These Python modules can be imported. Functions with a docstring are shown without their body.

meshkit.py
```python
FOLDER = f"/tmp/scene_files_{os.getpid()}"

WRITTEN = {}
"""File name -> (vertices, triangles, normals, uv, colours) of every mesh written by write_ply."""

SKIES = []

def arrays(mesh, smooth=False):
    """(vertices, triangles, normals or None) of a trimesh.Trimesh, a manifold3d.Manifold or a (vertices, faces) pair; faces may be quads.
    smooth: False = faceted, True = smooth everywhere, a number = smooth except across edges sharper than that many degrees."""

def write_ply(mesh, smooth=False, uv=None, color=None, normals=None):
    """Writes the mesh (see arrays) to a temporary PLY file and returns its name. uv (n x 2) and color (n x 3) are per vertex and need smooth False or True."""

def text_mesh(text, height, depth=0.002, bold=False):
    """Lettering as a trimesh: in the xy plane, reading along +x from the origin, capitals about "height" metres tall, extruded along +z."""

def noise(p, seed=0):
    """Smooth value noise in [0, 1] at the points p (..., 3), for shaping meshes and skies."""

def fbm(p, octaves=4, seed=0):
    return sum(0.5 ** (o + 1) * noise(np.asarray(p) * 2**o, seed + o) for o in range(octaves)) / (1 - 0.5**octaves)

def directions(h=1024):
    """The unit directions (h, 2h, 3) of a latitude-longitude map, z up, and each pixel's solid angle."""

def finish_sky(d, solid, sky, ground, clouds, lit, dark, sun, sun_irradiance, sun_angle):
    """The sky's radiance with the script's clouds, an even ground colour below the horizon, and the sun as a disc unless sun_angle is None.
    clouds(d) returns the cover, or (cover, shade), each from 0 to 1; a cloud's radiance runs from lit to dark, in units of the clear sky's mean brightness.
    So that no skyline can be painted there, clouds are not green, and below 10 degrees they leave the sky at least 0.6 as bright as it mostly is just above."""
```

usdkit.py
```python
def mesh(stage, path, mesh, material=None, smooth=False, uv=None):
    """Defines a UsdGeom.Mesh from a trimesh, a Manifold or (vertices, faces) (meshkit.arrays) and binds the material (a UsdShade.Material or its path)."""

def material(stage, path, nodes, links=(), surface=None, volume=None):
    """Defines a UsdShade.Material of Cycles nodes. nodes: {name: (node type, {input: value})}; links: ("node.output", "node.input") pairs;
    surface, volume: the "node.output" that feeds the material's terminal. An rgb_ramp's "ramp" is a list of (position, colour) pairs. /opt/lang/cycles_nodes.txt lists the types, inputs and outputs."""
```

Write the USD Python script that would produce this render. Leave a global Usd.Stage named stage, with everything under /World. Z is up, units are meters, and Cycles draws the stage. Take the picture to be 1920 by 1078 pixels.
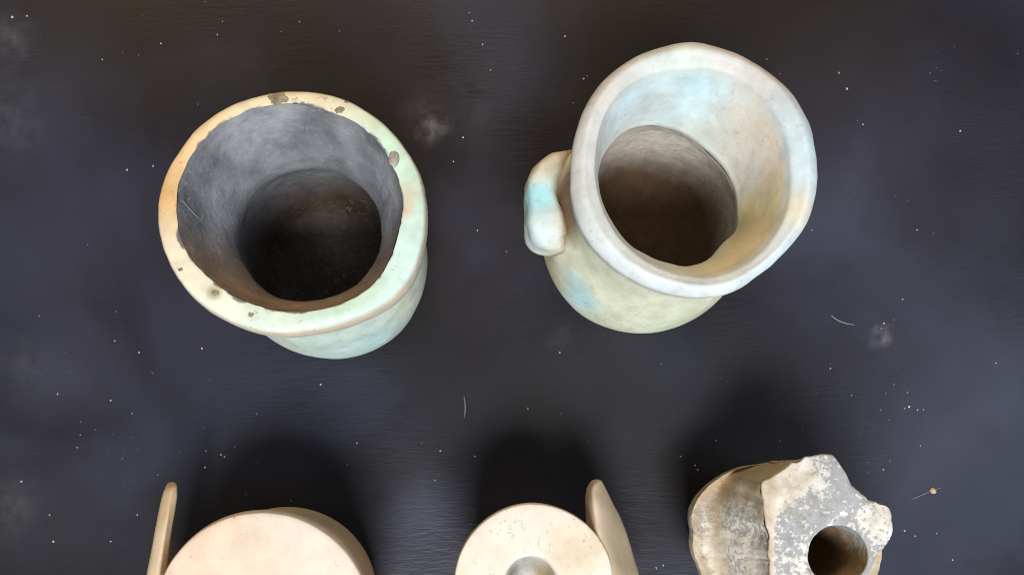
import math, random
import numpy as np, trimesh, usdkit, meshkit
from scipy.interpolate import PchipInterpolator
from scipy.spatial import cKDTree
from pxr import Usd, UsdGeom, UsdLux, UsdShade, Gf, Sdf, Vt

rng = np.random.default_rng(7); random.seed(7)
stage = Usd.Stage.CreateInMemory()
UsdGeom.SetStageUpAxis(stage, UsdGeom.Tokens.z); UsdGeom.SetStageMetersPerUnit(stage, 1.0)
W = UsdGeom.Xform.Define(stage, '/World'); stage.SetDefaultPrim(W.GetPrim())

# ------------------------------------------------------------------ camera: looks straight down from 0.4 m, lens shifted (the photo is a crop)
H, FP, NX, NY = 0.40, 1426.0, 897.0, 870.0        # height, focal length and foot point in photo pixels
cam = UsdGeom.Camera.Define(stage, '/World/camera')
cam.AddTranslateOp().Set(Gf.Vec3d(0, 0, H))
AP = 36.0
cam.CreateHorizontalApertureAttr(AP); cam.CreateVerticalApertureAttr(AP * 574 / 1024)
cam.CreateFocalLengthAttr(FP / 1920 * AP)
cam.CreateHorizontalApertureOffsetAttr((960 - NX) / 1920 * AP)
cam.CreateVerticalApertureOffsetAttr((NY - 539) / 1920 * AP)
cam.CreateClippingRangeAttr(Gf.Vec2f(0.01, 50))
cam.CreateExposureAttr(0.66)

# ------------------------------------------------------------------ lamps: one big cool window on the near side, a warm dim room behind and above
def rect(name, pos, target, w, h, color, intensity):
    l = UsdLux.RectLight.Define(stage, '/World/' + name)
    l.CreateWidthAttr(w); l.CreateHeightAttr(h); l.CreateColorAttr(Gf.Vec3f(*color)); l.CreateIntensityAttr(intensity)
    p, t = Gf.Vec3d(*pos), Gf.Vec3d(*target)
    m = Gf.Matrix4d().SetLookAt(p, t, Gf.Vec3d(0, 0.3, 1)).GetInverse()
    l.AddTransformOp().Set(m)
    return l
rect('window_light', (0.07, -1.08, 1.46), (0.05, 0.05, 0), 0.75, 0.60, (0.94, 0.97, 1.0), 19.8)
rect('warm_room_light', (-0.2, 2.0, 1.15), (0, 0, 0), 2.2, 1.0, (1.0, 0.74, 0.48), 2.7)
rect('pale_side_light', (1.5, 0.0, 1.35), (0.1, 0.05, 0), 1.1, 1.1, (0.62, 0.76, 1.0), 1.0)
rect('added_left_light', (-1.45, 0.15, 1.3), (-0.1, 0.05, 0), 0.9, 0.9, (0.80, 0.89, 1.0), 0.55)  # unseen lamp, added for glare on the left of the leather

# ------------------------------------------------------------------ helpers
def P(px, py, z):                                  # the point at height z that stands at this place of the photo
    return np.array([(px - NX) / FP * (H - z), -(py - NY) / FP * (H - z), z])
USED = {}
def numbered(path):
    n = USED.get(path, 0); USED[path] = n + 1
    return path if n == 0 else f'{path}_{n:03d}'
def tag(o, label=None, cat=None, group=None, kind=None):
    p = o.GetPrim() if hasattr(o, 'GetPrim') else o
    for k, v in (('label', label), ('category', cat), ('group', group), ('kind', kind)):
        if v: p.SetCustomDataByKey(k, v)
    return p
def thing(name, label, cat, loc, group=None):
    x = UsdGeom.Xform.Define(stage, numbered('/World/' + name)); x.AddTranslateOp().Set(Gf.Vec3d(*map(float, loc)))
    tag(x, label, cat, group)
    ORIGIN[str(x.GetPath())] = np.asarray(loc, float)
    return x
ORIGIN = {}
def part(name, mesh, mat, parent=None, smooth=True, tint=None, label=None):
    base = '/World' if parent is None else str(parent.GetPath())
    root = '/World' if parent is None else '/' + '/'.join(base.split('/')[1:3])
    off = ORIGIN.get(root, np.zeros(3))
    v, f = (np.asarray(mesh.vertices), np.asarray(mesh.faces)) if hasattr(mesh, 'faces') else mesh
    m = usdkit.mesh(stage, numbered(base + '/' + name), (v - off, f), mat, smooth=smooth)
    if tint is not None:
        UsdGeom.PrimvarsAPI(m).CreatePrimvar('tint', Sdf.ValueTypeNames.Color3fArray, 'vertex').Set(Vt.Vec3fArray.FromNumpy(np.asarray(tint, np.float32)))
    if label: tag(m, label)
    return m

N = 420
TH = np.linspace(0, 2 * np.pi, N, endpoint=False)
def fb(p, s, o=4, seed=0): return meshkit.fbm(np.asarray(p) * s, o, seed) - 0.5
def traced(pts, z, c=None, noise=0.0, scale=60, seed=0, n=N, smooth=0.0):
    """a closed outline seen in the photo, laid at height z: a ring of n points, by angle about its centre"""
    q = np.array([P(x, y, z) for x, y in pts])
    c = q.mean(0) if c is None else np.asarray(c, float)
    d = q - c; a = np.arctan2(d[:, 1], d[:, 0]) % (2 * np.pi); r = np.hypot(d[:, 0], d[:, 1])
    o = np.argsort(a); a, r = a[o], r[o]
    r = PchipInterpolator(np.r_[a[-2:] - 2 * np.pi, a, a[:2] + 2 * np.pi], np.r_[r[-2:], r, r[:2]])(TH if n == N else np.linspace(0, 2 * np.pi, n, endpoint=False))
    if smooth:
        k = int(smooth); r = sum(np.roll(r, i) for i in range(-k, k + 1)) / (2 * k + 1)
    ring = np.stack([c[0] + r * np.cos(TH), c[1] + r * np.sin(TH), np.full(N, z)], 1)
    if noise: ring[:, :2] += (np.stack([np.cos(TH), np.sin(TH)], 1) * (noise * fb(ring, scale, 4, seed))[:, None])
    return ring
def circle(c, r, z, noise=0.0, scale=40, seed=0):
    ring = np.stack([c[0] + r * np.cos(TH), c[1] + r * np.sin(TH), np.full(N, z)], 1)
    if noise: ring[:, :2] += np.stack([np.cos(TH), np.sin(TH)], 1) * (noise * fb(ring, scale, 3, seed))[:, None]
    return ring
def scaled(ring, k, z, add=0.0):
    c = ring.mean(0); r = c + (ring - c) * k; r[:, 2] = z
    if add:
        d = ring - c; d[:, 2] = 0; r += d / np.linalg.norm(d, axis=1)[:, None] * add
    return r
def loft(keys, sub=8, cap=None, bump=0.0, bscale=80, seed=0, flip=False):
    """rings joined by a smooth profile -> (v, f); cap closes the last ring at its centre"""
    K = np.array(keys)
    if sub > 1:
        L = np.r_[0, np.cumsum(np.maximum(np.linalg.norm(np.diff(K, axis=0), axis=2).mean(1), 1e-5))]
        t = np.concatenate([np.linspace(L[i], L[i + 1], sub, endpoint=False) for i in range(len(L) - 1)] + [[L[-1]]])
        K = PchipInterpolator(L, K, axis=0)(t)
    m, n = K.shape[:2]
    v = K.reshape(-1, 3); i = np.arange(m - 1)[:, None] * n; j = np.arange(n)[None]; j2 = (j + 1) % n
    a, b, c, d = i + j, i + j2, i + n + j2, i + n + j
    f = np.concatenate([np.stack([a, b, c], -1).reshape(-1, 3), np.stack([a, c, d], -1).reshape(-1, 3)])
    if cap:
        v = np.vstack([v, K[-1].mean(0)]); e = (m - 1) * n + np.arange(n)
        f = np.vstack([f, np.stack([e, np.roll(e, -1), np.full(n, len(v) - 1)], 1)])
    if bump:
        mm = trimesh.Trimesh(v, f, process=False)
        v = v + np.asarray(mm.vertex_normals) * (bump * fb(v, bscale, 4, seed))[:, None]
    if flip: f = f[:, ::-1]
    return trimesh.Trimesh(v, f, process=False)
def patches(v, base, spots, wob=0.25, seed=0):
    """surface colours: a base tone with stains and painted light (point, radius, colour, strength)"""
    c = np.tile(np.asarray(base, float), (len(v), 1))
    for i, (p, r, col, s) in enumerate(spots):
        d = np.linalg.norm(v - np.asarray(p), axis=1) / r + wob * 2 * fb(v, 60, 4, seed + i) + wob * 1.3 * fb(v, 210, 4, seed + i + 7)
        w = s * np.clip(1.25 - d, 0, 1) ** 0.8
        w = np.clip(w, 0, 1)[:, None]; c = c * (1 - w) + np.asarray(col, float) * w
    return np.clip(c, 0.002, 0.95)
def onto(mesh, px, py):
    """where the sight line of this photo pixel meets the mesh"""
    o = np.array([0, 0, H]); d = P(px, py, 0) - o; d /= np.linalg.norm(d)
    loc, _, tri = mesh.ray.intersects_location([o], [d], multiple_hits=True)
    if not len(loc): return None, None
    k = np.argmin(np.linalg.norm(loc - o, axis=1)); n = mesh.face_normals[tri[k]]
    return loc[k], (n if n @ d < 0 else -n)
def blob(c, r, n=None, flat=0.5, seed=0, rough=0.35, sub=2):
    s = trimesh.creation.icosphere(subdivisions=sub); v = s.vertices.copy()
    v *= (1 + rough * 2 * fb(v + seed * 3.1, 1.6, 3, seed))[:, None]
    v[:, 2] *= flat
    T = np.eye(4) if n is None else trimesh.geometry.align_vectors([0, 0, 1], n)
    r = np.asarray(r, float) * np.ones(3)
    return trimesh.Trimesh((v * r) @ T[:3, :3].T + c, s.faces, process=False)
def strip(pts, w, lift=0.0002):
    """a thin raised thread along points"""
    pts = np.asarray(pts, float); n = len(pts); k = 6; rings = []
    for i in range(n):
        t = pts[min(i + 1, n - 1)] - pts[max(i - 1, 0)]; t /= np.linalg.norm(t)
        a = np.cross(t, [0, 0, 1]); a /= max(np.linalg.norm(a), 1e-9); b = np.cross(a, t)
        ww = w * (0.35 + 0.65 * math.sin(math.pi * (i + 0.5) / n))
        rings.append([pts[i] + ww * (math.cos(q) * a + math.sin(q) * b) for q in np.linspace(0, 2 * np.pi, k, endpoint=False)])
    v = np.array(rings).reshape(-1, 3); f = []
    for i in range(n - 1):
        for j in range(k):
            a, b = i * k + j, i * k + (j + 1) % k; f += [[a, b, b + k], [a, b + k, a + k]]
    return trimesh.Trimesh(v, f, process=False)

# ------------------------------------------------------------------ materials
LK = '/World/Looks/'
UsdGeom.Scope.Define(stage, '/World/Looks')
def stone(name, tint=True, base=(0.6, 0.55, 0.45), mott=0.12, mscale=60, fleck=(0.25, 0.2, 0.15), fleck_amt=0.5, fscale=420, fth=0.70, rough=0.55, bump=0.25, spec=0.4, sss=0.0, bscale=350):
    nodes = {
        'g': ('geometry', {}),
        'a': ('attribute', {'attribute': 'tint'}) if tint else ('color', {'value': base}),
        'n1': ('noise_texture', {'scale': mscale, 'detail': 6, 'roughness': 0.62}),
        'r1': ('map_range', {'from_min': 0.3, 'from_max': 0.7, 'to_min': 1 - mott, 'to_max': 1 + mott}),
        'mul': ('vector_math', {'math_type': 'scale'}),
        'n2': ('noise_texture', {'scale': fscale, 'detail': 3, 'roughness': 0.6, 'distortion': 0.4}),
        'r2': ('map_range', {'from_min': fth, 'from_max': fth + 0.05, 'to_min': 0, 'to_max': fleck_amt, 'clamp': True}),
        'n3': ('noise_texture', {'scale': fscale * 0.09, 'detail': 3}),
        'r3': ('map_range', {'from_min': 0.36, 'from_max': 0.6, 'to_min': 0, 'to_max': 1, 'clamp': True}),
        'ff': ('math', {'math_type': 'multiply'}),
        'mx': ('mix', {'color2': fleck}),
        'n4': ('noise_texture', {'scale': bscale, 'detail': 6, 'roughness': 0.65}),
        'b': ('bump', {'strength': bump, 'distance': 0.0015}),
        'p': ('principled_bsdf', {'roughness': rough, 'specular_ior_level': spec, 'subsurface_weight': sss, 'subsurface_scale': 0.004, 'subsurface_radius': (1.0, 0.7, 0.45)}),
    }
    links = [('g.position', f'{k}.vector') for k in ('n1', 'n2', 'n3', 'n4')] + [
        ('n1.fac', 'r1.value'), ('a.color', 'mul.vector1'), ('r1.result', 'mul.scale'),
        ('n2.fac', 'r2.value'), ('n3.fac', 'r3.value'), ('r2.result', 'ff.value1'), ('r3.result', 'ff.value2'), ('ff.value', 'mx.fac'),
        ('mul.vector', 'mx.color1'), ('mx.color', 'p.base_color'),
        ('n4.fac', 'b.height'), ('b.normal', 'p.normal')]
    return usdkit.material(stage, LK + name, nodes, links, surface='p.BSDF')
M = {}
M['glaze'] = stone('pale_worn_glaze', mott=0.14, mscale=110, fleck=(0.30, 0.24, 0.17), fleck_amt=0.6, fscale=420, fth=0.635, rough=0.45, bump=0.14, spec=0.45)
M['soot'] = stone('dark_inner_crust', mott=0.34, mscale=75, fleck=(0.40, 0.39, 0.37), fleck_amt=0.55, fscale=430, fth=0.60, rough=0.38, bump=0.42, spec=0.6, bscale=420)
M['chalk'] = stone('milky_stone', mott=0.16, mscale=85, fleck=(0.42, 0.36, 0.28), fleck_amt=0.4, fscale=380, fth=0.61, rough=0.5, bump=0.16, spec=0.4)
M['earth'] = stone('brown_inside', mott=0.22, mscale=160, fleck=(0.2, 0.16, 0.12), fleck_amt=0.5, fscale=420, fth=0.62, rough=0.8, bump=0.6, spec=0.2)
M['buff'] = stone('smooth_buff_stone', mott=0.11, mscale=80, fleck=(0.30, 0.22, 0.15), fleck_amt=0.7, fscale=400, fth=0.665, rough=0.55, bump=0.13, spec=0.3)
M['cream'] = stone('flecked_cream_stone', mott=0.10, mscale=90, fleck=(0.40, 0.35, 0.30), fleck_amt=0.65, fscale=520, fth=0.60, rough=0.5, bump=0.12, spec=0.35)
M['crust'] = stone('grey_crust', tint=False, base=(0.30, 0.24, 0.15), mott=0.5, mscale=300, fleck=(0.5, 0.45, 0.35), fleck_amt=0.6, fscale=900, rough=0.9, bump=0.8)

# grey stone with a cream crust in lacy patches
M['mottled'] = usdkit.material(stage, LK + 'mottled_grey_stone', {
    'g': ('geometry', {}), 'a': ('attribute', {'attribute': 'tint'}), 'sa': ('separate_color', {}),
    'n1': ('noise_texture', {'scale': 400, 'detail': 8, 'roughness': 0.70, 'distortion': 0.3}),
    'n5': ('noise_texture', {'scale': 34, 'detail': 3, 'roughness': 0.5}),
    'ad': ('math', {'math_type': 'multiply_add', 'value2': 0.62}),
    'ad2': ('math', {'math_type': 'add'}),
    'r1': ('map_range', {'from_min': 0.815, 'from_max': 0.865, 'to_min': 0, 'to_max': 1, 'clamp': True}),
    'n2': ('noise_texture', {'scale': 160, 'detail': 5}),
    'grey': ('rgb_ramp', {'ramp': [(0.3, (0.33, 0.335, 0.345)), (0.7, (0.46, 0.465, 0.475))]}),
    'warm': ('rgb_ramp', {'ramp': [(0.3, (0.50, 0.41, 0.30)), (0.65, (0.80, 0.74, 0.62))]}),
    'pale': ('rgb_ramp', {'ramp': [(0.3, (0.62, 0.59, 0.52)), (0.65, (0.88, 0.87, 0.82))]}),
    'cm': ('mix', {}),
    'mx': ('mix', {}),
    'n3': ('noise_texture', {'scale': 650, 'detail': 3, 'roughness': 0.6}),
    'r3': ('map_range', {'from_min': 0.66, 'from_max': 0.72, 'to_min': 0, 'to_max': 0.6, 'clamp': True}),
    'mx2': ('mix', {'color2': (0.16, 0.12, 0.08)}),
    'tan': ('mix', {'color2': (0.50, 0.36, 0.20)}),
    'h': ('math', {'math_type': 'multiply_add', 'value2': 0.5}),
    'b': ('bump', {'strength': 0.5, 'distance': 0.0012}),
    'p': ('principled_bsdf', {'roughness': 0.6, 'specular_ior_level': 0.4})},
    [('g.position', f'{k}.vector') for k in ('n1', 'n2', 'n3', 'n5')] + [
     ('a.color', 'sa.color'), ('n5.fac', 'ad.value1'), ('n1.fac', 'ad.value3'), ('ad.value', 'ad2.value1'), ('sa.r', 'ad2.value2'), ('ad2.value', 'r1.value'),
     ('n2.fac', 'grey.fac'), ('n2.fac', 'warm.fac'), ('n2.fac', 'pale.fac'), ('sa.g', 'cm.fac'), ('pale.color', 'cm.color1'), ('warm.color', 'cm.color2'),
     ('r1.result', 'mx.fac'), ('grey.color', 'mx.color1'), ('cm.color', 'mx.color2'),
     ('n3.fac', 'r3.value'), ('r3.result', 'mx2.fac'), ('mx.color', 'mx2.color1'),
     ('sa.b', 'tan.fac'), ('mx2.color', 'tan.color1'), ('tan.color', 'p.base_color'),
     ('r1.result', 'h.value1'), ('n1.fac', 'h.value3'), ('h.value', 'b.height'), ('b.normal', 'p.normal')], surface='p.BSDF')

# black leathercloth: long soft wrinkles of grain, specks of dust, blue-grey glare painted in patches over brown-black
M['leather'] = usdkit.material(stage, LK + 'black_leathercloth', {
    'g': ('geometry', {}),
    'mp': ('mapping', {'scale': (80, 520, 1), 'rotation': (0, 0, 0.05)}),
    'n0': ('noise_texture', {'scale': 9, 'detail': 2}),
    'v0': ('vector_math', {'math_type': 'multiply_add', 'vector2': (0.016, 0.016, 0.0)}),
    'n1': ('noise_texture', {'scale': 1.0, 'detail': 3, 'roughness': 0.55, 'distortion': 0.6}),
    'mk': ('noise_texture', {'scale': 8.5, 'detail': 2, 'roughness': 0.5}),
    'mkr': ('map_range', {'from_min': 0.44, 'from_max': 0.66, 'to_min': 0.05, 'to_max': 0.8, 'clamp': True}),
    'n2': ('noise_texture', {'scale': 900, 'detail': 3, 'roughness': 0.6}),
    'hm': ('math', {'math_type': 'multiply'}),
    'ha': ('math', {'math_type': 'multiply_add', 'value2': 0.14}),
    'mp2': ('mapping', {'scale': (120, 700, 1), 'rotation': (0, 0, -0.75)}), 'n7': ('noise_texture', {'scale': 1.0, 'detail': 3, 'roughness': 0.55, 'distortion': 0.8}),
    'ga': ('attribute', {'attribute': 'grain'}), 'gs': ('separate_color', {}), 'hd': ('mix_float', {}),
    'b': ('bump', {'strength': 0.24, 'distance': 0.0012}),
    'c1': ('noise_texture', {'scale': 6.0, 'detail': 4, 'roughness': 0.55, 'distortion': 0.3}),
    'cr': ('rgb_ramp', {'ramp': [(0.36, (0.008, 0.005, 0.005)), (0.47, (0.0105, 0.0092, 0.0148)), (0.62, (0.025, 0.026, 0.043))]}),
    'd1': ('noise_texture', {'scale': 1500, 'detail': 1, 'roughness': 0.5}),
    'd2': ('noise_texture', {'scale': 14, 'detail': 4, 'roughness': 0.6}),
    'dr': ('map_range', {'from_min': 0.73, 'from_max': 0.80, 'to_min': 0, 'to_max': 0.25, 'clamp': True}),
    'dr2': ('map_range', {'from_min': 0.5, 'from_max': 0.7, 'to_min': 0, 'to_max': 1, 'clamp': True}),
    'dm': ('math', {'math_type': 'multiply'}),
    'mx': ('mix', {'color2': (0.28, 0.27, 0.26)}),
    'a0': ('attribute', {'attribute': 'tint'}), 'sn': ('noise_texture', {'scale': 120, 'detail': 6, 'roughness': 0.68}), 'snr': ('map_range', {'from_min': 0.36, 'from_max': 0.66, 'to_min': 0.15, 'to_max': 1.7}), 'a': ('vector_math', {'math_type': 'scale'}),
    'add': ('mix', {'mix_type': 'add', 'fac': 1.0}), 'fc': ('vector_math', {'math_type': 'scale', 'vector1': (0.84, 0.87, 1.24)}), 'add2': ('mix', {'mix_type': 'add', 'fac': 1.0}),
    'rr': ('map_range', {'from_min': 0.3, 'from_max': 0.7, 'to_min': 0.50, 'to_max': 0.40}),
    'p': ('principled_bsdf', {'specular_ior_level': 0.5})},
    [('g.position', f'{k}.vector') for k in ('n0', 'mk', 'n2', 'c1', 'd1', 'd2')] + [
     ('n0.color', 'v0.vector1'), ('g.position', 'v0.vector3'), ('v0.vector', 'mp.vector'), ('mp.vector', 'n1.vector'),
     ('mk.fac', 'mkr.value'), ('n1.fac', 'hm.value1'), ('mkr.result', 'hm.value2'), ('n2.fac', 'ha.value1'), ('v0.vector', 'mp2.vector'), ('mp2.vector', 'n7.vector'), ('ga.color', 'gs.color'), ('gs.r', 'hd.fac'), ('hm.value', 'hd.a'), ('n7.fac', 'hd.b'), ('hd.result', 'ha.value3'), ('ha.value', 'b.height'), ('b.normal', 'p.normal'),
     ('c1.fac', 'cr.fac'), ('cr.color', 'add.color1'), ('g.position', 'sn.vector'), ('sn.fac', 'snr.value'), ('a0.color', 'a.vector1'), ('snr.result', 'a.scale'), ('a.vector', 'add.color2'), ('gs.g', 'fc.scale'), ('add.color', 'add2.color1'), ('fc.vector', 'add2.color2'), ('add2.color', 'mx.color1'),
     ('d1.fac', 'dr.value'), ('d2.fac', 'dr2.value'), ('dr.result', 'dm.value1'), ('dr2.result', 'dm.value2'), ('dm.value', 'mx.fac'), ('mx.color', 'p.base_color'),
     ('c1.fac', 'rr.value'), ('rr.result', 'p.roughness')], surface='p.BSDF')
def plain(name, col, rough=0.7):
    return usdkit.material(stage, LK + name, {'n': ('noise_texture', {'scale': 600, 'detail': 2}), 'g': ('geometry', {}), 'r': ('rgb_ramp', {'ramp': [(0.3, tuple(0.7 * c for c in col)), (0.7, col)]}),
        'p': ('principled_bsdf', {'roughness': rough})}, [('g.position', 'n.vector'), ('n.fac', 'r.fac'), ('r.color', 'p.base_color')], surface='p.BSDF')
M['grit'] = plain('pale_grit', (0.62, 0.60, 0.55)); M['lint'] = plain('grey_lint', (0.30, 0.30, 0.31)); M['crumb'] = plain('ochre_crumb', (0.62, 0.48, 0.30))

# ------------------------------------------------------------------ setting: the leathercloth-covered table
gx, gy = np.meshgrid(np.linspace(-0.75, 0.75, 301), np.linspace(-0.55, 0.65, 241), indexing='xy')
v = np.stack([gx.ravel(), gy.ravel(), np.zeros(gx.size)], 1)
v[:, 2] = -0.0006 + 0.0022 * fb(v, 11, 3, 3) - 0.0011
idx = np.arange(gx.size).reshape(gx.shape)
a, b, c, d = idx[:-1, :-1].ravel(), idx[:-1, 1:].ravel(), idx[1:, 1:].ravel(), idx[1:, :-1].ravel()
f = np.vstack([np.stack([a, b, c], 1), np.stack([a, c, d], 1)])
# dusty smudges and, along the left edge, haze of light painted in
sm = np.zeros((len(v), 3))
for px, py, r, amt in [(808, 238, 0.010, 0.10), (800, 215, 0.018, 0.03), (1658, 632, 0.007, 0.12), (1050, 630, 0.006, 0.03), (15, 70, 0.016, 0.035), (10, 230, 0.03, 0.02), (895, 190, 0.03, 0.010), (45, 690, 0.025, 0.012), (20, 950, 0.02, 0.018)]:
    q = P(px, py, 0); dd = np.linalg.norm((v - q)[:, :2], axis=1) / r + 0.8 * fb(v, 130, 4, int(px))
    sm += (amt * np.clip(1 - dd, 0, 1) ** 1.2)[:, None] * np.array([1, 0.98, 0.95])
film = np.zeros(len(v))  # broad bluish patches of glare painted into the leather colour
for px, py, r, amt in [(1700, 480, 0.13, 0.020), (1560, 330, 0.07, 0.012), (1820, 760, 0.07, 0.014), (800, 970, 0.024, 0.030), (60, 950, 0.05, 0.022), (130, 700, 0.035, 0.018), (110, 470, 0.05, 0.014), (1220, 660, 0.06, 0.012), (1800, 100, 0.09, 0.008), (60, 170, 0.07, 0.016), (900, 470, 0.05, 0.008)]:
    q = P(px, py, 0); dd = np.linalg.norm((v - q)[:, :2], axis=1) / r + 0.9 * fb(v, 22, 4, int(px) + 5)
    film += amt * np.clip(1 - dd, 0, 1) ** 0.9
o = part('table_surface', (v, f), M['leather'], tint=sm); 
gr = np.zeros(len(v))
for px, py, r in [(1900, 580, .022), (1890, 1030, .035), (1850, 240, .02)]:
    gr = np.maximum(gr, np.clip(1.4 - np.linalg.norm((v - P(px, py, 0))[:, :2], axis=1) / r + .8 * fb(v, 60, 3, 4), 0, 1) * .8)
UsdGeom.PrimvarsAPI(o).CreatePrimvar('grain', Sdf.ValueTypeNames.Color3fArray, 'vertex').Set(Vt.Vec3fArray.FromNumpy(np.stack([gr, film, film], 1).astype(np.float32)))  # red: diagonal grain; green and blue: painted glare
tag(o, 'black leathercloth table top with fine wrinkled grain', 'table top', kind='structure')

# ------------------------------------------------------------------ jar on the left: pale glazed lip, sooty inside
def jar_left():
    zr = 0.109
    outer = [(548,168),(620,175),(690,205),(745,255),(785,315),(798,370),(798,440),(779,508),(728,568),(655,603),(590,620),(530,626),(478,620),(405,592),(352,552),(312,490),(293,420),(296,360),(320,300),(365,240),(430,195),(490,175)]
    inner = [(331,374),(343,322),(380,265),(431,223),(494,200),(551,195),(613,208),(676,236),(717,280),(747,337),(754,384),(741,462),(707,525),(650,566),(582,584),(520,582),(457,563),(405,532),(364,493),(338,441)]
    neck = [(439,452),(446,395),(480,345),(530,322),(572,313),(650,330),(697,369),(715,421),(710,478),(676,530),(624,557),(572,566),(509,553),(468,514)]
    c = P(545, 398, zr)
    RO = traced(outer, zr, noise=0.0006, scale=120, seed=1, smooth=7)
    RI = traced(inner, zr + 0.0006, noise=0.0012, scale=150, seed=2, smooth=4)
    cb = (-0.0719, 0.0985)
    t = thing('wide_mouthed_jar', 'open jar with mint and ochre lip and sooty black inside, upper left', 'jar', (cb[0], cb[1], 0))
    # lip: flat top with rounded outer edge
    keys = [scaled(RO, 0.955, zr - 0.0145), scaled(RO, 0.992, zr - 0.0105), scaled(RO, 1.0, zr - 0.0055), scaled(RO, 0.993, zr - 0.0018), scaled(RO, 0.972, zr + 0.0002), 0.5 * scaled(RO, 0.972, zr + .0002) + 0.5 * RI + [0, 0, 0.0006], scaled(RI, 1.015, zr + 0.0008), RI]
    m = loft(keys, 9, bump=0.0008, bscale=70, seed=4)
    mint, cream, och, aqua = (0.57, 0.73, 0.57), (0.77, 0.65, 0.42), (0.74, 0.46, 0.21), (0.62, 0.78, 0.72)
    S = lambda px, py, r, col, s=1: (P(px, py, zr), r, col, s)
    tint = patches(m.vertices, (0.70, 0.74, 0.56), [S(545,183,.03,cream), S(430,205,.028,cream), S(350,270,.022,(0.80,.60,.32)), S(310,370,.02,och), S(312,420,.012,och,.9), S(690,225,.022,cream,.6), S(755,290,.025,mint), S(780,400,.025,mint), S(745,520,.025,aqua), S(640,600,.03,mint), S(480,590,.025,(0.66,.76,.62)), S(380,540,.018,(0.78,.76,.60)), S(330,480,.016,(.80,.72,.52)),
        S(757,395,.004,(.62,.36,.24),.7), S(764,365,.005,(.66,.52,.36),.7), S(403,549,.0028,(.36,.28,.16),1)], seed=10)
    lo = m.vertices[:, 2] < zr - 0.008
    outside = (cKDTree(RO[:, :2]).query(m.vertices[:, :2])[0] < cKDTree(RI[:, :2]).query(m.vertices[:, :2])[0])
    k = (np.clip((zr + 0.0002 + 0.0012 * fb(m.vertices, 120, 3, 6) - m.vertices[:, 2]) / 0.0016, 0, 1) * outside)[:, None] * (0.95 + 0.6 * fb(m.vertices, 90, 3, 5))[:, None]
    tint = tint * (1 - np.clip(k, 0, 1)) + np.clip(k, 0, 1) * np.array((0.68, 0.57, 0.45))
    dd, _ = cKDTree(RI[:, :2]).query(m.vertices[:, :2])
    k = np.clip((0.0004 + 0.0050 * fb(m.vertices, 130, 2, 91) + 0.0016 * fb(m.vertices, 700, 3, 92) - dd) / 0.0006, 0, 1)[:, None] * (m.vertices[:, 2] > zr - .002)[:, None]
    tint = tint * (1 - k) + k * np.array((0.16, 0.155, 0.15))
    part('lip', m, M['glaze'], t, tint=tint); lipm = m
    keys = [scaled(RO, 0.955, zr - 0.0145), scaled(RO, 0.93, zr - 0.0195), circle(cb, 0.0425, 0.079, .0008), circle(cb, 0.0460, 0.058, .0008), circle(cb, 0.0474, 0.036, .0012, seed=2), circle(cb, 0.0455, 0.018), circle(cb, 0.040, 0.006), circle(cb, 0.035, 0.0002)]
    m = loft(keys, 12, cap=True, bump=0.0012, bscale=45, seed=8, flip=True)
    tint = patches(m.vertices, (0.60, 0.73, 0.64), [(P(640,655,.04), .02, aqua, 1), (P(760,560,.05), .02, (0.70,.76,.62), 1), (P(700,630,.045), .012, (.58,.82,.80), 1), (P(765,545,.05),.004,(.40,.40,.30),.8), (P(520,640,.05), .015, (.72,.78,.66), 1)], seed=30)
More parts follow.
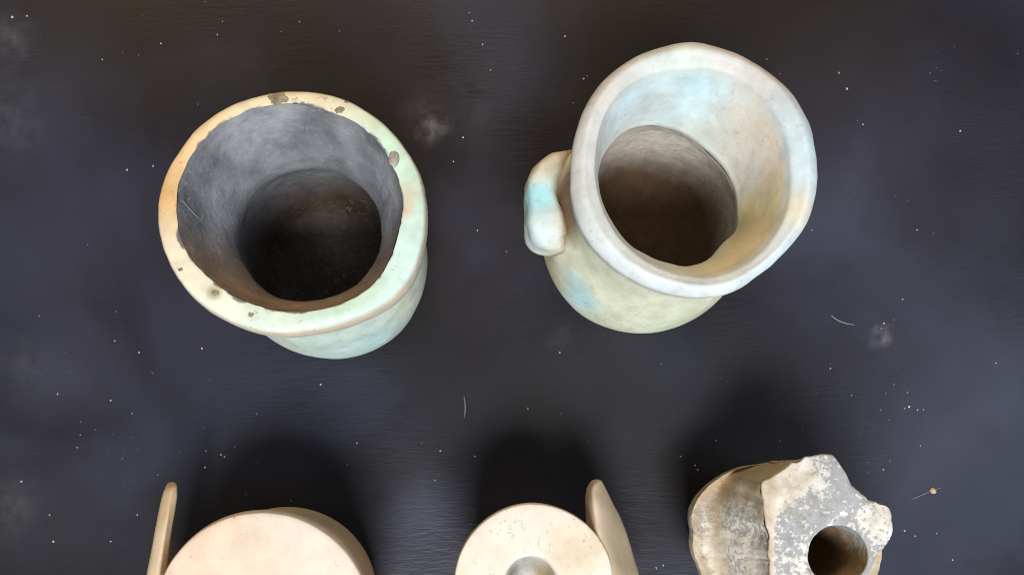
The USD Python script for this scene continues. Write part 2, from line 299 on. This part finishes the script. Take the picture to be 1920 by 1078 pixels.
    k = np.clip((m.vertices[:, 2] - 0.083) / 0.005, 0, 1)[:, None] * (0.95 + 0.6 * fb(m.vertices, 90, 3, 5))[:, None]
    k = np.clip(k, 0, 1); tint = tint * (1 - k) + k * np.array((0.68, 0.57, 0.45))
    part('body', m, M['glaze'], t, tint=tint)
    # sooty inside, from the lip down through the neck into the belly
    RN = traced(neck, 0.077, noise=0.0006, scale=120, seed=3, smooth=16)
    keys = [RI, scaled(RI, 0.975, zr - 0.003), 0.62 * scaled(RI, 1, 0.0) + 0.38 * scaled(RN, 1, 0) + [0, 0, 0.0945], scaled(RN, 1.02, 0.081), RN, circle((cb[0], cb[1] - .0005), 0.0345, 0.058), circle(cb, 0.0375, 0.036), circle(cb, 0.035, 0.017), circle(cb, 0.026, 0.0095), circle(cb, 0.01, 0.008)]
    m = loft(keys, 14, cap=True, bump=0.0018, bscale=60, seed=14)
    z = m.vertices[:, 2]
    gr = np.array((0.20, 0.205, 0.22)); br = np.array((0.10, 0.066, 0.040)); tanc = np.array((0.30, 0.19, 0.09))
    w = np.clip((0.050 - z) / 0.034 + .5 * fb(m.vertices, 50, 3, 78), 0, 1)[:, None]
    col = gr * (1 - w) + br * w  # grey down to dark brown: lit wall and shaded floor painted in
    # warm light on the near side of the neck, painted as brown
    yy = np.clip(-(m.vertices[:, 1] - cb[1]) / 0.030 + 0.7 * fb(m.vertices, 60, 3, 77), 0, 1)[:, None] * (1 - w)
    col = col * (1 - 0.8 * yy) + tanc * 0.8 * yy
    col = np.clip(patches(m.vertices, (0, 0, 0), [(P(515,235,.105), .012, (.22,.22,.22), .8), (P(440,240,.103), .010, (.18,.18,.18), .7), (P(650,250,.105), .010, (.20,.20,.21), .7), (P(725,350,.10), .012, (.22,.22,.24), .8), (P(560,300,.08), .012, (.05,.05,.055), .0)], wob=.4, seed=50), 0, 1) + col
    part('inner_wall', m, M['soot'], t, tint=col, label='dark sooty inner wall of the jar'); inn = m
    for px, py, r, n in [(520,185,.0026,0), (531,187,.0017,1), (510,184,.0012,5), (462,184,.0011,6), (478,180,.0014,7), (600,174,.0010,8), (650,191,.0008,9), (338,505,.0008,10), (470,590,.0009,11), (637,207,.0016,2), (404,549,.0012,4)]:
        p_, nn = onto(lipm, px, py)
        if p_ is None: continue
        part('encrustation', blob(p_, (r * 1.1, r * .75, r), nn, 0.16, n, 0.8, 3), M['crust'], t, label='dark grey crust on the lip')
    p_, nn = onto(lipm, 739, 298)
    part('encrustation', blob(p_, (.0021, .0028, .0022), nn, 0.35, 3, 0.3), stone('pale_nub', tint=False, base=(.36,.32,.25), mott=.5, mscale=350, bump=.5), t, label='pale rounded nub at the inner edge of the lip')
    for line in [[(342,376),(352,388),(363,400),(373,410)], [(382,402),(377,411),(371,418),(365,424)]]:
        pts = [onto(inn, *q) for q in line]; pts = [a_ + b_ * 0.0001 for a_, b_ in pts if a_ is not None]
        if len(pts) > 2: part('scratch', strip(pts, 0.00022), M['lint'], t, label='pale scratch on the dark inner wall')
jar_left()

# ------------------------------------------------------------------ jar on the right: milky stone, one lug handle
def jar_right():
    zr = 0.110
    outer = [(1283,80),(1337,87),(1391,106),(1444,141),(1487,184),(1517,238),(1529,286),(1532,329),(1525,378),(1509,426),(1471,474),(1423,517),(1369,550),(1326,558),(1272,554),(1218,539),(1165,512),(1121,474),(1089,426),(1073,378),(1070,318),(1078,259),(1095,205),(1127,157),(1175,117),(1229,92)]
    inner = [(1310,122),(1385,139),(1439,178),(1475,243),(1488,318),(1484,383),(1458,442),(1407,491),(1337,520),(1270,514),(1213,491),(1168,455),(1132,400),(1116,340),(1117,275),(1136,210),(1175,160),(1229,132)]
    neck = [(1124,318),(1124,361),(1135,404),(1159,437),(1197,472),(1245,493),(1294,499),(1326,488),(1353,458),(1381,429),(1383,395),(1380,361),(1364,324),(1331,286),(1294,256),(1251,239),(1208,235),(1170,248),(1138,281)]
    cb = (0.0806, 0.1122)
    t = thing('lug_handled_jar', 'milky white jar with one lug handle and a clean pale inside', 'jar', (cb[0], cb[1], 0))
    RO = traced(outer, zr - 0.003, noise=0.0008, scale=70, seed=21, smooth=5)
    RI = traced(inner, zr, noise=0.0006, scale=80, seed=22, smooth=8)
    mid = 0.5 * RO + 0.5 * RI; mid[:, 2] = zr + 0.0012
    RN = traced(neck, 0.078, noise=0.0006, scale=80, seed=23, smooth=4)
    def wall(q): return np.c_[((1 - q) * RI + q * RN)[:, :2], np.full(N, zr - 0.0006 - (zr - 0.0786) * (0.72 * q + 0.28 * q * q))]
    keys = [scaled(RO, 0.90, zr - 0.019), scaled(RO, 0.955, zr - 0.0125), scaled(RO, 0.99, zr - 0.007), RO, scaled(0.72 * RO + 0.28 * RI, 1, zr + 0.0003), mid, 0.25 * RO + 0.75 * RI + [0, 0, 0.0010], wall(0.03), wall(0.12), wall(0.2)]
    m = loft(keys, 9, bump=0.0015, bscale=50, seed=24); lipr = m
    S = lambda px, py, r, col, s=1: (P(px, py, zr), r, col, s)
    grey, blue, pink, crm = (0.64, 0.64, 0.61), (0.56, 0.72, 0.78), (0.68, 0.60, 0.53), (0.74, 0.70, 0.57)
    tint = patches(m.vertices, (0.58, 0.66, 0.64), [S(1150,150,.03,(0.66,.62,.56)), S(1230,105,.02,(0.62,.61,.57)), S(1290,100,.02,(.68,.74,.66)), S(1400,120,.02,(.66,.63,.57)), S(1470,170,.02,(.62,.58,.52)), S(1510,300,.025,blue,.7), S(1500,420,.025,(.70,.78,.78),.9), S(1400,520,.025,(.70,.78,.78)), S(1290,535,.03,(.68,.72,.70)), S(1180,490,.025,(.68,.72,.70)), S(1090,330,.02,(.62,.62,.58)), S(1495,395,.008,(.74,.66,.50),.8)], seed=60)
    inside_tint = lambda v_: patches(v_, (0.62, 0.65, 0.60), [(P(1300,150,.105), .022, (.50,.74,.80), 1), (P(1200,165,.10), .020, (.56,.72,.76), 1), (P(1285,160,.105), .006, (.44,.56,.60), .9), (P(1360,190,.10), .010, (.56,.80,.88), .8), (P(1230,200,.095), .012, (.60,.60,.56), .7), (P(1390,200,.10), .018, (.66,.68,.62), .8), (P(1440,300,.10), .026, (.68,.56,.44), 1), (P(1470,270,.10), .012, (.74,.60,.46), .6), (P(1400,330,.09), .016, (.70,.66,.58), .9), (P(1400,440,.095), .022, (.66,.54,.30), 1), (P(1345,490,.10), .018, (.70,.60,.36), 1), (P(1390,410,.085), .010, (.62,.50,.22), .9), (P(1140,300,.095), .016, (.62,.66,.66), .8)], seed=80)  # cyan far wall, tan near wall: cool and warm light painted in
    depth = np.clip((zr - 0.0005 - m.vertices[:, 2]) / 0.006 + .5 * fb(m.vertices, 70, 3, 12), 0, 1)
    inn_side = cKDTree(RI[:, :2]).query(m.vertices[:, :2])[0] < cKDTree(RO[:, :2]).query(m.vertices[:, :2])[0]
    k = (depth * inn_side)[:, None]; tint = tint * (1 - k) + inside_tint(m.vertices) * k
    part('lip', m, M['chalk'], t, tint=tint)
    keys = [scaled(RO, 0.90, zr - 0.019), circle(cb, 0.0405, 0.084, .001), circle(cb, 0.0425, 0.068, .001), circle((cb[0] - .001, cb[1]), 0.0475, 0.048, .001, seed=4), circle((cb[0] - .0012, cb[1]), 0.0490, 0.033, .001, seed=5), circle(cb, 0.0445, 0.015), circle(cb, 0.039, 0.005), circle(cb, 0.034, 0.0002)]
    m = loft(keys, 12, cap=True, bump=0.0012, bscale=40, seed=28, flip=True)
    # the shoulder swells where the lug grows out of it
    dv = m.vertices - P(1062, 330, .066); g_ = np.exp(-((dv / [.014, .017, .013]) ** 2).sum(1))
    dv2 = m.vertices - P(1052, 425, .058); g_ = np.maximum(g_, .8 * np.exp(-((dv2 / [.013, .014, .013]) ** 2).sum(1)))
    out = m.vertices - np.array([cb[0], cb[1], 0]); out[:, 2] = 0; out /= np.maximum(np.linalg.norm(out, axis=1), 1e-6)[:, None]
    m.vertices = m.vertices + out * (.0055 * g_)[:, None]; body = m
    tint = patches(m.vertices, (0.76, 0.77, 0.58), [(P(1105,530,.045), .014, (.44,.78,.83), 1.2), (P(1180,585,.035), .02, (.72,.74,.54), 1), (P(1260,600,.035), .02, (.66,.78,.58), 1), (P(1320,575,.04), .016, (.72,.62,.46), .8), (P(1040,500,.04), .014, (.72,.64,.44), 1), (P(1100,485,.06), .006, (.46,.34,.24), .7), (P(1056,385,.078), .016, (.22,.14,.08), 1.4), (P(1150,610,.035), .01, (.70,.72,.56), 1)], seed=70)  # the cyan spot is bluish glare painted on the belly
    part('body', m, M['chalk'], t, tint=tint)
    keys = [wall(0.2), wall(0.4), wall(0.6), wall(0.8), wall(0.93), RN, scaled(RN, 1.02, 0.0755)]
    m = loft(keys, 14, bump=0.0015, bscale=50, seed=24)
    tint = inside_tint(m.vertices)
    part('inner_wall', m, M['chalk'], t, tint=tint, label='pale flaring inner wall, bluish and tan light painted in'); inn = m
    keys = [scaled(RN, 1.02, 0.0755), scaled(RN, 1.08, 0.070), circle(cb, 0.0385, 0.055), circle(cb, 0.040, 0.036), circle(cb, 0.037, 0.018), circle(cb, 0.028, 0.0085), circle(cb, 0.012, 0.007)]
    m = loft(keys, 12, cap=True, bump=0.001, bscale=55, seed=44)
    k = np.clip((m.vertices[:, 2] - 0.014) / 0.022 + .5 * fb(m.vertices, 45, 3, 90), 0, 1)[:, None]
    tint = k * np.array((.62, .56, .48)) + (1 - k) * np.array((.17, .105, .062))  # pale wall over dark floor: lit band and shade painted in
    part('belly_inside', m, M['earth'], t, tint=tint, label='brown earthy inside of the belly, its lit band painted in')
    # lug: a thick loop from the shoulder, out to the left and back
    zl = 0.062
    path = [P(1085,320,zl-.007), P(1054,324,zl-.001), P(1030,331,zl+.001), P(1017,352,zl+.002), P(1015,385,zl+.003), P(1019,418,zl+.003), P(1024,438,zl+.001), P(1050,450,zl-.006), P(1085,440,zl-.012)]
    rad = [.0078, .0076, .0076, .0078, .0076, .0088, .0088, .0070, .006]
    s = np.linspace(0, 1, len(path)); q = np.linspace(0, 1, 60)
    pc = PchipInterpolator(s, np.array(path))(q); rc = PchipInterpolator(s, rad)(q)
    rings = []
    K = 40; A = np.linspace(0, 2 * np.pi, K, endpoint=False)
    for i in range(60):
        tg = pc[min(i + 1, 59)] - pc[max(i - 1, 0)]; tg /= np.linalg.norm(tg)
        u = np.cross(tg, [0, 0, 1]); u /= np.linalg.norm(u); w = np.cross(u, tg)
        ca, sa = np.cos(A), np.sin(A)
        rr = rc[i] * (np.abs(ca) ** 3.4 + np.abs(sa) ** 3.4) ** (-1 / 3.4)
        rings.append(pc[i] + rr[:, None] * (ca[:, None] * u * 0.95 + sa[:, None] * w * 1.1))
    m = loft(rings, 1, bump=0.0034, bscale=85, seed=48)
    tint = patches(m.vertices, (0.70, 0.66, 0.52), [(P(1010,375,zl+.008), .011, (.42,.74,.80), 1.2), (P(1012,440,zl+.006), .010, (.58,.74,.78), 1), (P(1015,320,zl+.006), .009, (.64,.60,.46), 1), (P(1045,390,zl), .008, (.36,.27,.18), .8)], seed=95)  # cyan spots: sheen of the lug painted into its colour
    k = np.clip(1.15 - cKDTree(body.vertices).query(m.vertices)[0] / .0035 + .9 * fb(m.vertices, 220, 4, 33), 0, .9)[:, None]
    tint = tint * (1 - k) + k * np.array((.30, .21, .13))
    part('handle', m, M['chalk'], t, tint=tint)
jar_right()

# ------------------------------------------------------------------ fins (handles) of the two buff pieces
def fin(stations, K=56, bump=0.0004, seed=0, pw=2.4):
    """stations: (left px, right px, y px, z at left edge, z of crest, z at right edge, z of underside, place of the crest 0..1)"""
    st = np.array(stations, float); s = np.r_[0, np.cumsum(np.hypot(np.diff(st[:, 2]), np.diff(st[:, 0])))]
    ip = PchipInterpolator(s, st); rings = []
    for q in np.linspace(0, s[-1], 90):
        l, r, y, zl, zc, zrt, zb, k = ip(q)
        a_, b_, e_ = P(l, y, zl), P(l + (r - l) * k, y, zc), P(r, y, zrt)
        lo1, lo2 = np.array([a_[0], a_[1], zb]), np.array([e_[0] - (e_[2] - zb) * .42, e_[1], zb])
        poly = np.array([lo1 * .75 + lo2 * .25, lo1 * .97 + lo2 * .03 + [0, 0, (zl - zb) * .35], a_, b_, .5 * (b_ + e_) + [0, 0, 0.0010], e_, lo2 * .97 + lo1 * .03 + [0, 0, (zrt - zb) * .35], lo2 * .75 + lo1 * .25])
        # round the section
        for _ in range(3):
            nx = np.roll(poly, -1, 0); poly = np.stack([.75 * poly + .25 * nx, .25 * poly + .75 * nx], 1).reshape(-1, 3)
        rings.append(poly)
    rings = np.array(rings)
    first = rings[0].mean(0)
    n = rings.shape[1]; m_ = len(rings)
    v = np.vstack([rings.reshape(-1, 3), first, rings[-1].mean(0)]); f = []
    for i in range(m_ - 1):
        j = np.arange(n); j2 = (j + 1) % n
        f += [np.stack([i * n + j, i * n + j2, (i + 1) * n + j2], 1), np.stack([i * n + j, (i + 1) * n + j2, (i + 1) * n + j], 1)]
    j = np.arange(n); f += [np.stack([(j + 1) % n, j, np.full(n, len(v) - 2)], 1), np.stack([(m_ - 1) * n + j, (m_ - 1) * n + (j + 1) % n, np.full(n, len(v) - 1)], 1)]
    m = trimesh.Trimesh(v, np.vstack(f), process=False)
    m.vertices = m.vertices + np.asarray(m.vertex_normals) * (bump * fb(m.vertices, 60, 3, seed))[:, None]
    return m

def drum():
    h = 0.064
    top = circle(P(490, 1164, h), 205 / FP * (H - h), h, .0008, 40, 51)
    ct, r = P(490, 1164, h), 205 / FP * (H - h)
    cb = P(537, 1117, 0.012)
    t = thing('buff_stone_drum', 'smooth peach coloured stone drum with a plain flat top, lower left', 'stone vessel', (ct[0], ct[1], 0))
    keys = [circle(ct, r * 0.05, h + .0005), circle(ct, r * .5, h + .0004), circle(ct, r * 0.94, h), circle(ct, r * 0.985, h - .0004, .0006, 60, 4), circle(ct, r, h - 0.0016, .0006, 60, 4), circle(ct, r * 1.012, h - 0.006), circle(ct, r * 0.995, .045), circle(ct, r * .97, .026), circle(.3 * ct + .7 * cb, r * 0.955, 0.012), circle(ct, r * 0.90, 0.004), circle(ct, r * 0.84, 0.0002)]
    m = loft(keys, 10, cap=True, bump=0.0006, bscale=35, seed=52, flip=True)
    S = lambda px, py, r_, col, s=1: (P(px, py, h), r_, col, s)
    tint = patches(m.vertices, (0.76, 0.59, 0.46), [S(520,1010,.025,(.80,.69,.56)), S(600,1060,.02,(.80,.70,.58)), S(400,1040,.025,(.80,.60,.45)), S(470,1070,.02,(.80,.65,.50))], seed=53)
    k = np.clip((h - 0.002 - m.vertices[:, 2]) / 0.004, 0, 1)[:, None]; tint = tint * (1 - k) + k * np.array((0.70, 0.49, 0.29))  # side wall painted in its shaded tan
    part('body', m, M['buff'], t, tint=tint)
    z = .052
    st = [(319,325,903.5,z-.007,z-.0065,z-.007,z-.009,.5), (312,331,906,z-.005,z-.004,z-.005,z-.012,.5), (308,334,911,z-.003,z-.001,z-.003,z-.014,.5), (301,335,925,z-.002,z+.001,z-.003,z-.017,.5), (294,332,950,z-.002,z+.0015,z-.004,z-.020,.55), (286,326,985,z-.002,z+.002,z-.006,z-.024,.62), (277,320,1030,z-.002,z+.002,z-.008,z-.030,.62), (267,316,1078,z-.002,z+.002,z-.010,z-.034,.62), (255,318,1140,z-.004,z+.001,z-.012,z-.036,.6), (270,318,1210,z-.008,z-.006,z-.012,z-.03,.6)]
    m = fin(st, seed=3)
    part('handle', m, M['buff'], t, tint=patches(m.vertices, (0.62, 0.45, 0.27), [(P(285,1060,z), .02, (.66,.52,.36), .8)], seed=54))
    # short bridge between handle and drum
    m = blob(P(330, 1098, .040), (.0085, .012, .010), None, 1, 6, .1, 3)
    part('handle_root', m, M['buff'], t, tint=np.tile((0.66, 0.50, 0.30), (len(m.vertices), 1)))
drum()

def ring_piece():
    h = 0.062
    ct, r = P(1001, 1093, h), 149 / FP * (H - h)
    t = thing('flecked_stone_cup', 'cream flecked round stone with a small central hole and a leaf-shaped side handle', 'stone vessel', (ct[0], ct[1], 0))
    ch = P(996, 1092, h); rh = 48 / FP * (H - h)
    keys = [circle(ct, r * .70, 0.0002), circle(ct, r * .76, 0.004), circle(ct, r * 0.84, 0.022), circle(ct, r * 0.94, h - .015), circle(ct, r * 1.004, h - 0.006), circle(ct, r, h - 0.0018, .0008, 80, 4), circle(ct, r * 0.985, h - .0004, .0006, 60, 4), circle(ct, r * 0.9, h), circle(ch, rh * 1.35, h + .0002), circle(ch, rh * 1.10, h - .0002), circle(ch, rh, h - .002, .0006, 120)]
    m = loft(keys, 10, bump=0.0008, bscale=50, seed=62)
    tint = patches(m.vertices, (0.80, 0.71, 0.60), [(P(960,1000,h), .02, (.80,.72,.60), .8), (P(1100,1020,h), .015, (.80,.70,.54), .8), (P(1075,1035,h), .012, (.66,.54,.38), .7), (P(900,1060,h), .014, (.80,.69,.54), .8)], seed=63)
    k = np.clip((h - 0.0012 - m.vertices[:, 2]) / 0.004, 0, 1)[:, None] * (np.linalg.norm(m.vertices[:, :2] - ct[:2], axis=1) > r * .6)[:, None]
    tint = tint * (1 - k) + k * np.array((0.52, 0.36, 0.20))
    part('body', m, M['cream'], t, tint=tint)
    keys = [circle(ch, rh, h - .002, .0006, 120), circle(ch, rh * .90, h - .0042, .0008, 150), circle(ch, rh * .74, h - .0072, .0010, 150), circle(ch, rh * .5, h - .0100, .0006, 150), circle(ch, rh * .25, h - .0114), circle(ch, rh * .04, h - .0117)]
    m = loft(keys, 10, cap=True, bump=0.0008, bscale=50, seed=62)
    part('hole', m, M['soot'], t, tint=patches(m.vertices, (0.44, 0.42, 0.38), [(P(1022,1075,h-.01), .008, (.36,.27,.15), 1), (P(958,1075,h-.006), .005, (.20,.17,.13), .9)], seed=65), label='grey speckled hollow in the middle')
    z = 0.060
    st = [(1120,1124,898.5,z-.011,z-.0105,z-.011,z-.014,.5), (1115,1129,900.5,z-.008,z-.0075,z-.0105,z-.017,.45), (1109,1135,908,z-.006,z-.005,z-.0120,z-.020,.35), (1106,1143,921,z-.004,z-.003,z-.0140,z-.025,.30), (1106,1152,938,z-.003,z-.001,z-.0163,z-.030,.27), (1109,1169,968,z-.002,z,z-.0195,z-.036,.25), (1113,1184,1003,z-.001,z+.001,z-.022,z-.042,.27), (1119,1196,1043,z-.001,z+.001,z-.025,z-.046,.32), (1126,1206,1078,z-.001,z+.001,z-.027,z-.048,.36), (1126,1212,1130,z-.004,z-.001,z-.028,z-.048,.36), (1120,1200,1180,z-.01,z-.006,z-.028,z-.045,.36)]
    m = fin(st, seed=5)
    part('handle', m, M['buff'], t, tint=patches(m.vertices, (0.54, 0.43, 0.29), [(P(1115,960,z), .012, (.74,.58,.44), .7)], seed=66))  # tan base, paler left edge: shaded face and lit facet painted in
ring_piece()

# ------------------------------------------------------------------ broken mottled piece at the lower right
def mottled_piece():
    zp = 0.070
    plate = [(1429,904),(1443,896),(1467,881),(1495,864),(1526,853),(1558,852),(1576,870),(1588,889),(1594,904),(1612,922),(1628,934),(1646,942),(1663,948),(1674,980),(1670,1006),(1657,1029),(1640,1044),(1632,1070),(1628,1100),(1622,1150),(1570,1185),(1500,1180),(1455,1150),(1445,1100),(1443,1042),(1442,1008),(1435,967),(1431,930)]
    rim = [(1497,861),(1461,862),(1427,869),(1396,873),(1370,881),(1344,896),(1321,915),(1302,941),(1293,969),(1299,998),(1297,1026),(1304,1050),(1315,1078),(1335,1120),(1380,1160),(1460,1190),(1540,1180),(1610,1140),(1645,1085),(1655,1035),(1640,985),(1622,945),(1590,905),(1550,872)]
    c = P(1545, 1030, zp)
    t = thing('broken_mottled_stone', 'broken grey stone piece mottled with cream crust, pierced by a round hole', 'stone vessel', (c[0], c[1], 0))
    PL = traced(plate, zp, c=c, noise=0.0020, scale=330, seed=71, smooth=1)
    zf = 0.040
    cf = P(1490, 1025, zf)
    RM = traced(rim, zf, c=P(1545, 1030, zf) * .4 + .6 * cf, noise=0.0012, scale=160, seed=72, smooth=4)
    # re-sample the lower rim by angle about the plate's own centre so that the rings line up
    def about(ring, c0):
        d_ = ring - c0; a_ = np.arctan2(d_[:, 1], d_[:, 0]) % (2 * np.pi); r_ = np.hypot(d_[:, 0], d_[:, 1]); o_ = np.argsort(a_); a_, r_ = a_[o_], r_[o_]
        rr = np.interp(TH, np.r_[a_[-5:] - 2 * np.pi, a_, a_[:5] + 2 * np.pi], np.r_[r_[-5:], r_, r_[:5]])
        return np.stack([c0[0] + rr * np.cos(TH), c0[1] + rr * np.sin(TH), ring[:, 2]], 1)
    RM = about(RM, c)
    RAD = lambda ring: np.hypot(ring[:, 0] - c[0], ring[:, 1] - c[1])
    def ringr(r, z): return np.stack([c[0] + r * np.cos(TH), c[1] + r * np.sin(TH), np.full(N, float(z)) if np.ndim(z) == 0 else z], 1)
    rp, rm = RAD(PL), RAD(RM)
    ledge = np.clip((rm - rp) / 0.012, 0, 1)                     # where the foot stands out beyond the upper plate
    rv = rp + (rm - rp) * 0.72                                    # the hollow inside the foot's rim
    rb = np.minimum(rm, rp + 0.03)
    keys = [ringr(rm * .78, 0.0002), ringr(rm * .83, .006), ringr(rm * .91, 0.022), ringr(rm * .99, zf - .004), ringr(rm * .985, zf),
            ringr(np.where(rm > rp, rm * .93 + rp * .07, rm * .93), zf - .0005), ringr(np.where(rm > rp, rv, rm * .9), zf - .0035 * ledge),
            ringr(np.where(rm > rp, rp + (rm - rp) * .35, rp * .93), .050), ringr(rp + np.maximum(rm - rp, 0) * .04 - np.where(rm > rp, 0, .001), zp - 0.006), ringr(rp, zp - .0012)]
    m = loft(keys, 9, bump=0.0016, bscale=120, seed=74)
    v_ = m.vertices
    left = np.clip((c[0] - .035 - v_[:, 0]) / .02, 0, 1); far = np.clip((v_[:, 1] - c[1] - .012) / .02, 0, 1)
    hv = np.clip(1 - np.abs(v_[:, 2] - zf) / .006, 0, 1)
    tint = np.stack([0.05 + .06 * far + .10 * hv, 0.40 + .6 * np.maximum(far, hv), np.clip(.12 + .75 * far + .35 * hv + .3 * fb(v_, 80, 3, 2), 0, .9)], 1)  # more tan towards the far side and at rim height
    part('foot', m, M['mottled'], t, tint=np.clip(tint, 0, 1), label='buff flank and foot below the flat break')
    # flat broken top with the bored hole
    ch = P(1571, 1041, zp); rh = 56.5 / FP * (H - zp)
    hole = circle(ch, rh, zp - .0006, .0006, 150, 3)
    dl = lambda w, z: np.c_[(w * PL + (1 - w) * hole)[:, :2], np.full(N, z)]
    keys = [ringr(rp, zp - .0012), dl(.985, zp - .0003), dl(.93, zp), dl(.7, zp + .0004), dl(.4, zp + .0003), dl(.1, zp), dl(.03, zp - .0003), hole]
    m = loft(keys, 12, bump=0.0012, bscale=170, seed=76)
    v_ = m.vertices
    wl = np.clip(1 - np.linalg.norm(v_ - P(1475, 905, zp), axis=1) / .022 + .8 * fb(v_, 90, 3, 9), 0, 1)
    wr = np.clip(1 - np.linalg.norm(v_ - P(1645, 990, zp), axis=1) / .014 + .8 * fb(v_, 90, 3, 9), 0, 1)
    wd = np.clip(1 - np.linalg.norm(v_ - P(1495, 965, zp), axis=1) / .016, 0, 1)
    wg = np.clip((P(1440, 1000, zp)[0] + .004 - v_[:, 0]) / .003, 0, 1)
    tint = np.stack([.035 + .24 * wl + .12 * wr - .16 * wd + .2 * wg, .12 + .9 * wl + .3 * wr + .8 * wg, .10 * wl + .35 * wg], 1)
    part('top_face', m, M['mottled'], t, tint=np.clip(tint, 0, 1))
    keys = [hole, circle(ch, rh * .985, zp - .004), circle(ch + [-.001, 0, 0], rh * .96, zp - .018), circle(ch + [-.002, 0, 0], rh * .86, zp - .034), circle(ch + [-.002, 0, 0], rh * .5, zp - .042), circle(ch, rh * .1, zp - .043)]
    m = loft(keys, 10, cap=True, bump=0.0012, bscale=170, seed=76)
    part('hole', m, M['earth'], t, tint=patches(m.vertices, (0.20, 0.14, 0.08), [(P(1600,1000,zp-.003), .010, (.36,.36,.35), 1), (P(1610,1060,zp-.01), .014, (.40,.28,.14), 1)], seed=79), label='dark bored hole')  # grey and tan spots: lit right wall painted into the colour
mottled_piece()

# ------------------------------------------------------------------ grit, lint and crumbs lying on the cloth
def flake(px, py, r, seed):
    p_ = P(px, py, 0.0); p_[2] = -0.0017 + 0.0022 * float(fb(np.array([[p_[0], p_[1], 0]]), 11, 3, 3)[0]) + r * .2
    b_ = blob(np.zeros(3), r, None, .45, seed, .7, 1); a_ = rng.uniform(0, 6.28); k = rng.uniform(.45, 1)
    R = np.array([[math.cos(a_), -math.sin(a_), 0], [math.sin(a_), math.cos(a_), 0], [0, 0, 1]])
    return trimesh.Trimesh((b_.vertices * [1, k, 1]) @ R.T + p_, b_.faces, process=False)
known = [(20,30),(48,28),(415,37),(405,62),(190,110),(300,80),(560,38),(525,56),(635,55),(236,317),(285,310),(161,457),(376,652),(385,845),(420,856),(383,876),(245,774),(90,965),(38,902),(212,638),(258,660),(283,698),(205,750),(148,815),(105,738),(97,1015),(255,965),(205,1015),(413,852),(545,938),(1240,682),(1660,605),(1655,615),(1610,225),(1620,232),(1802,245),(1722,430),(1708,762),(1724,768),(1705,735),(1700,765),(1735,767),(1630,885),(1760,1000),(1700,995),(1720,1005),(1790,1050),(868,255),(950,470),(1050,660),(1130,200),(1095,145),(1102,140),(1075,190),(1060,65),(885,35),(880,20),(905,80),(920,128),(1575,135),(1590,165),(1695,560),(1680,720),(1655,768),(790,830),(1345,825),(1310,880),(1278,855),(1305,872),(990,765),(815,900),(1245,1060),(1232,1065),(890,855),(825,845),(650,870),(668,830),(600,720),(480,775),(850,300),(895,430),(1560,690),(1600,740),(1870,680),(1730,835),(1660,880)]
BIG = {(38,902),(376,652),(20,30),(48,28),(285,310),(1655,615),(1724,768),(1802,245)}
fl = []
for i, (x, y) in enumerate(known): fl.append(flake(x, y, rng.uniform(.00028, .00062) * (1.35 if (x, y) in BIG else 1), i))
hubs = [(rng.uniform(0, 1920), rng.uniform(0, 1078), rng.uniform(15, 90)) for _ in range(26)]
for i in range(230):
    hx, hy, hs = hubs[int(rng.integers(len(hubs)))]
    fl.append(flake(hx + rng.normal() * hs, hy + rng.normal() * hs, .00009 + .00022 * rng.uniform() ** 2, i))
o = part('dust_grit', trimesh.util.concatenate(fl), M['grit'], smooth=False); tag(o, 'tiny pale grains of grit scattered over the black cloth', 'grit', kind='stuff')
zg = lambda x, y: P(x, y, 0) + [0, 0, -0.0017 + 0.0022 * float(fb(np.array([[*P(x, y, 0)[:2], 0]]), 11, 3, 3)[0]) + .0003]
o = part('lint_fibre', strip([zg(1560,590), zg(1568,597), zg(1578,602), zg(1590,606), zg(1604,608)], .0003), M['lint']); tag(o, 'short pale curved lint fibre below the milky jar', 'fibre')
o = part('cloth_scratch', strip([zg(870,742), zg(872,757), zg(872,770), zg(870,783)], .0005), plain('scuffed_cloth', (.16, .16, .17))); tag(o, 'thin grey upright scuff mark in the middle of the cloth', 'scuff')
t = thing('ochre_crumb', 'small ochre crumb with a trailing thread right of the mottled stone', 'crumb', P(1753, 920, 0))
part('crumb', blob(zg(1753, 920), .0016, None, .7, 5, .5), M['crumb'], t)
part('thread', strip([zg(1712,936), zg(1725,931), zg(1740,924), zg(1752,919), zg(1768,914)], .00022), M['lint'], t)
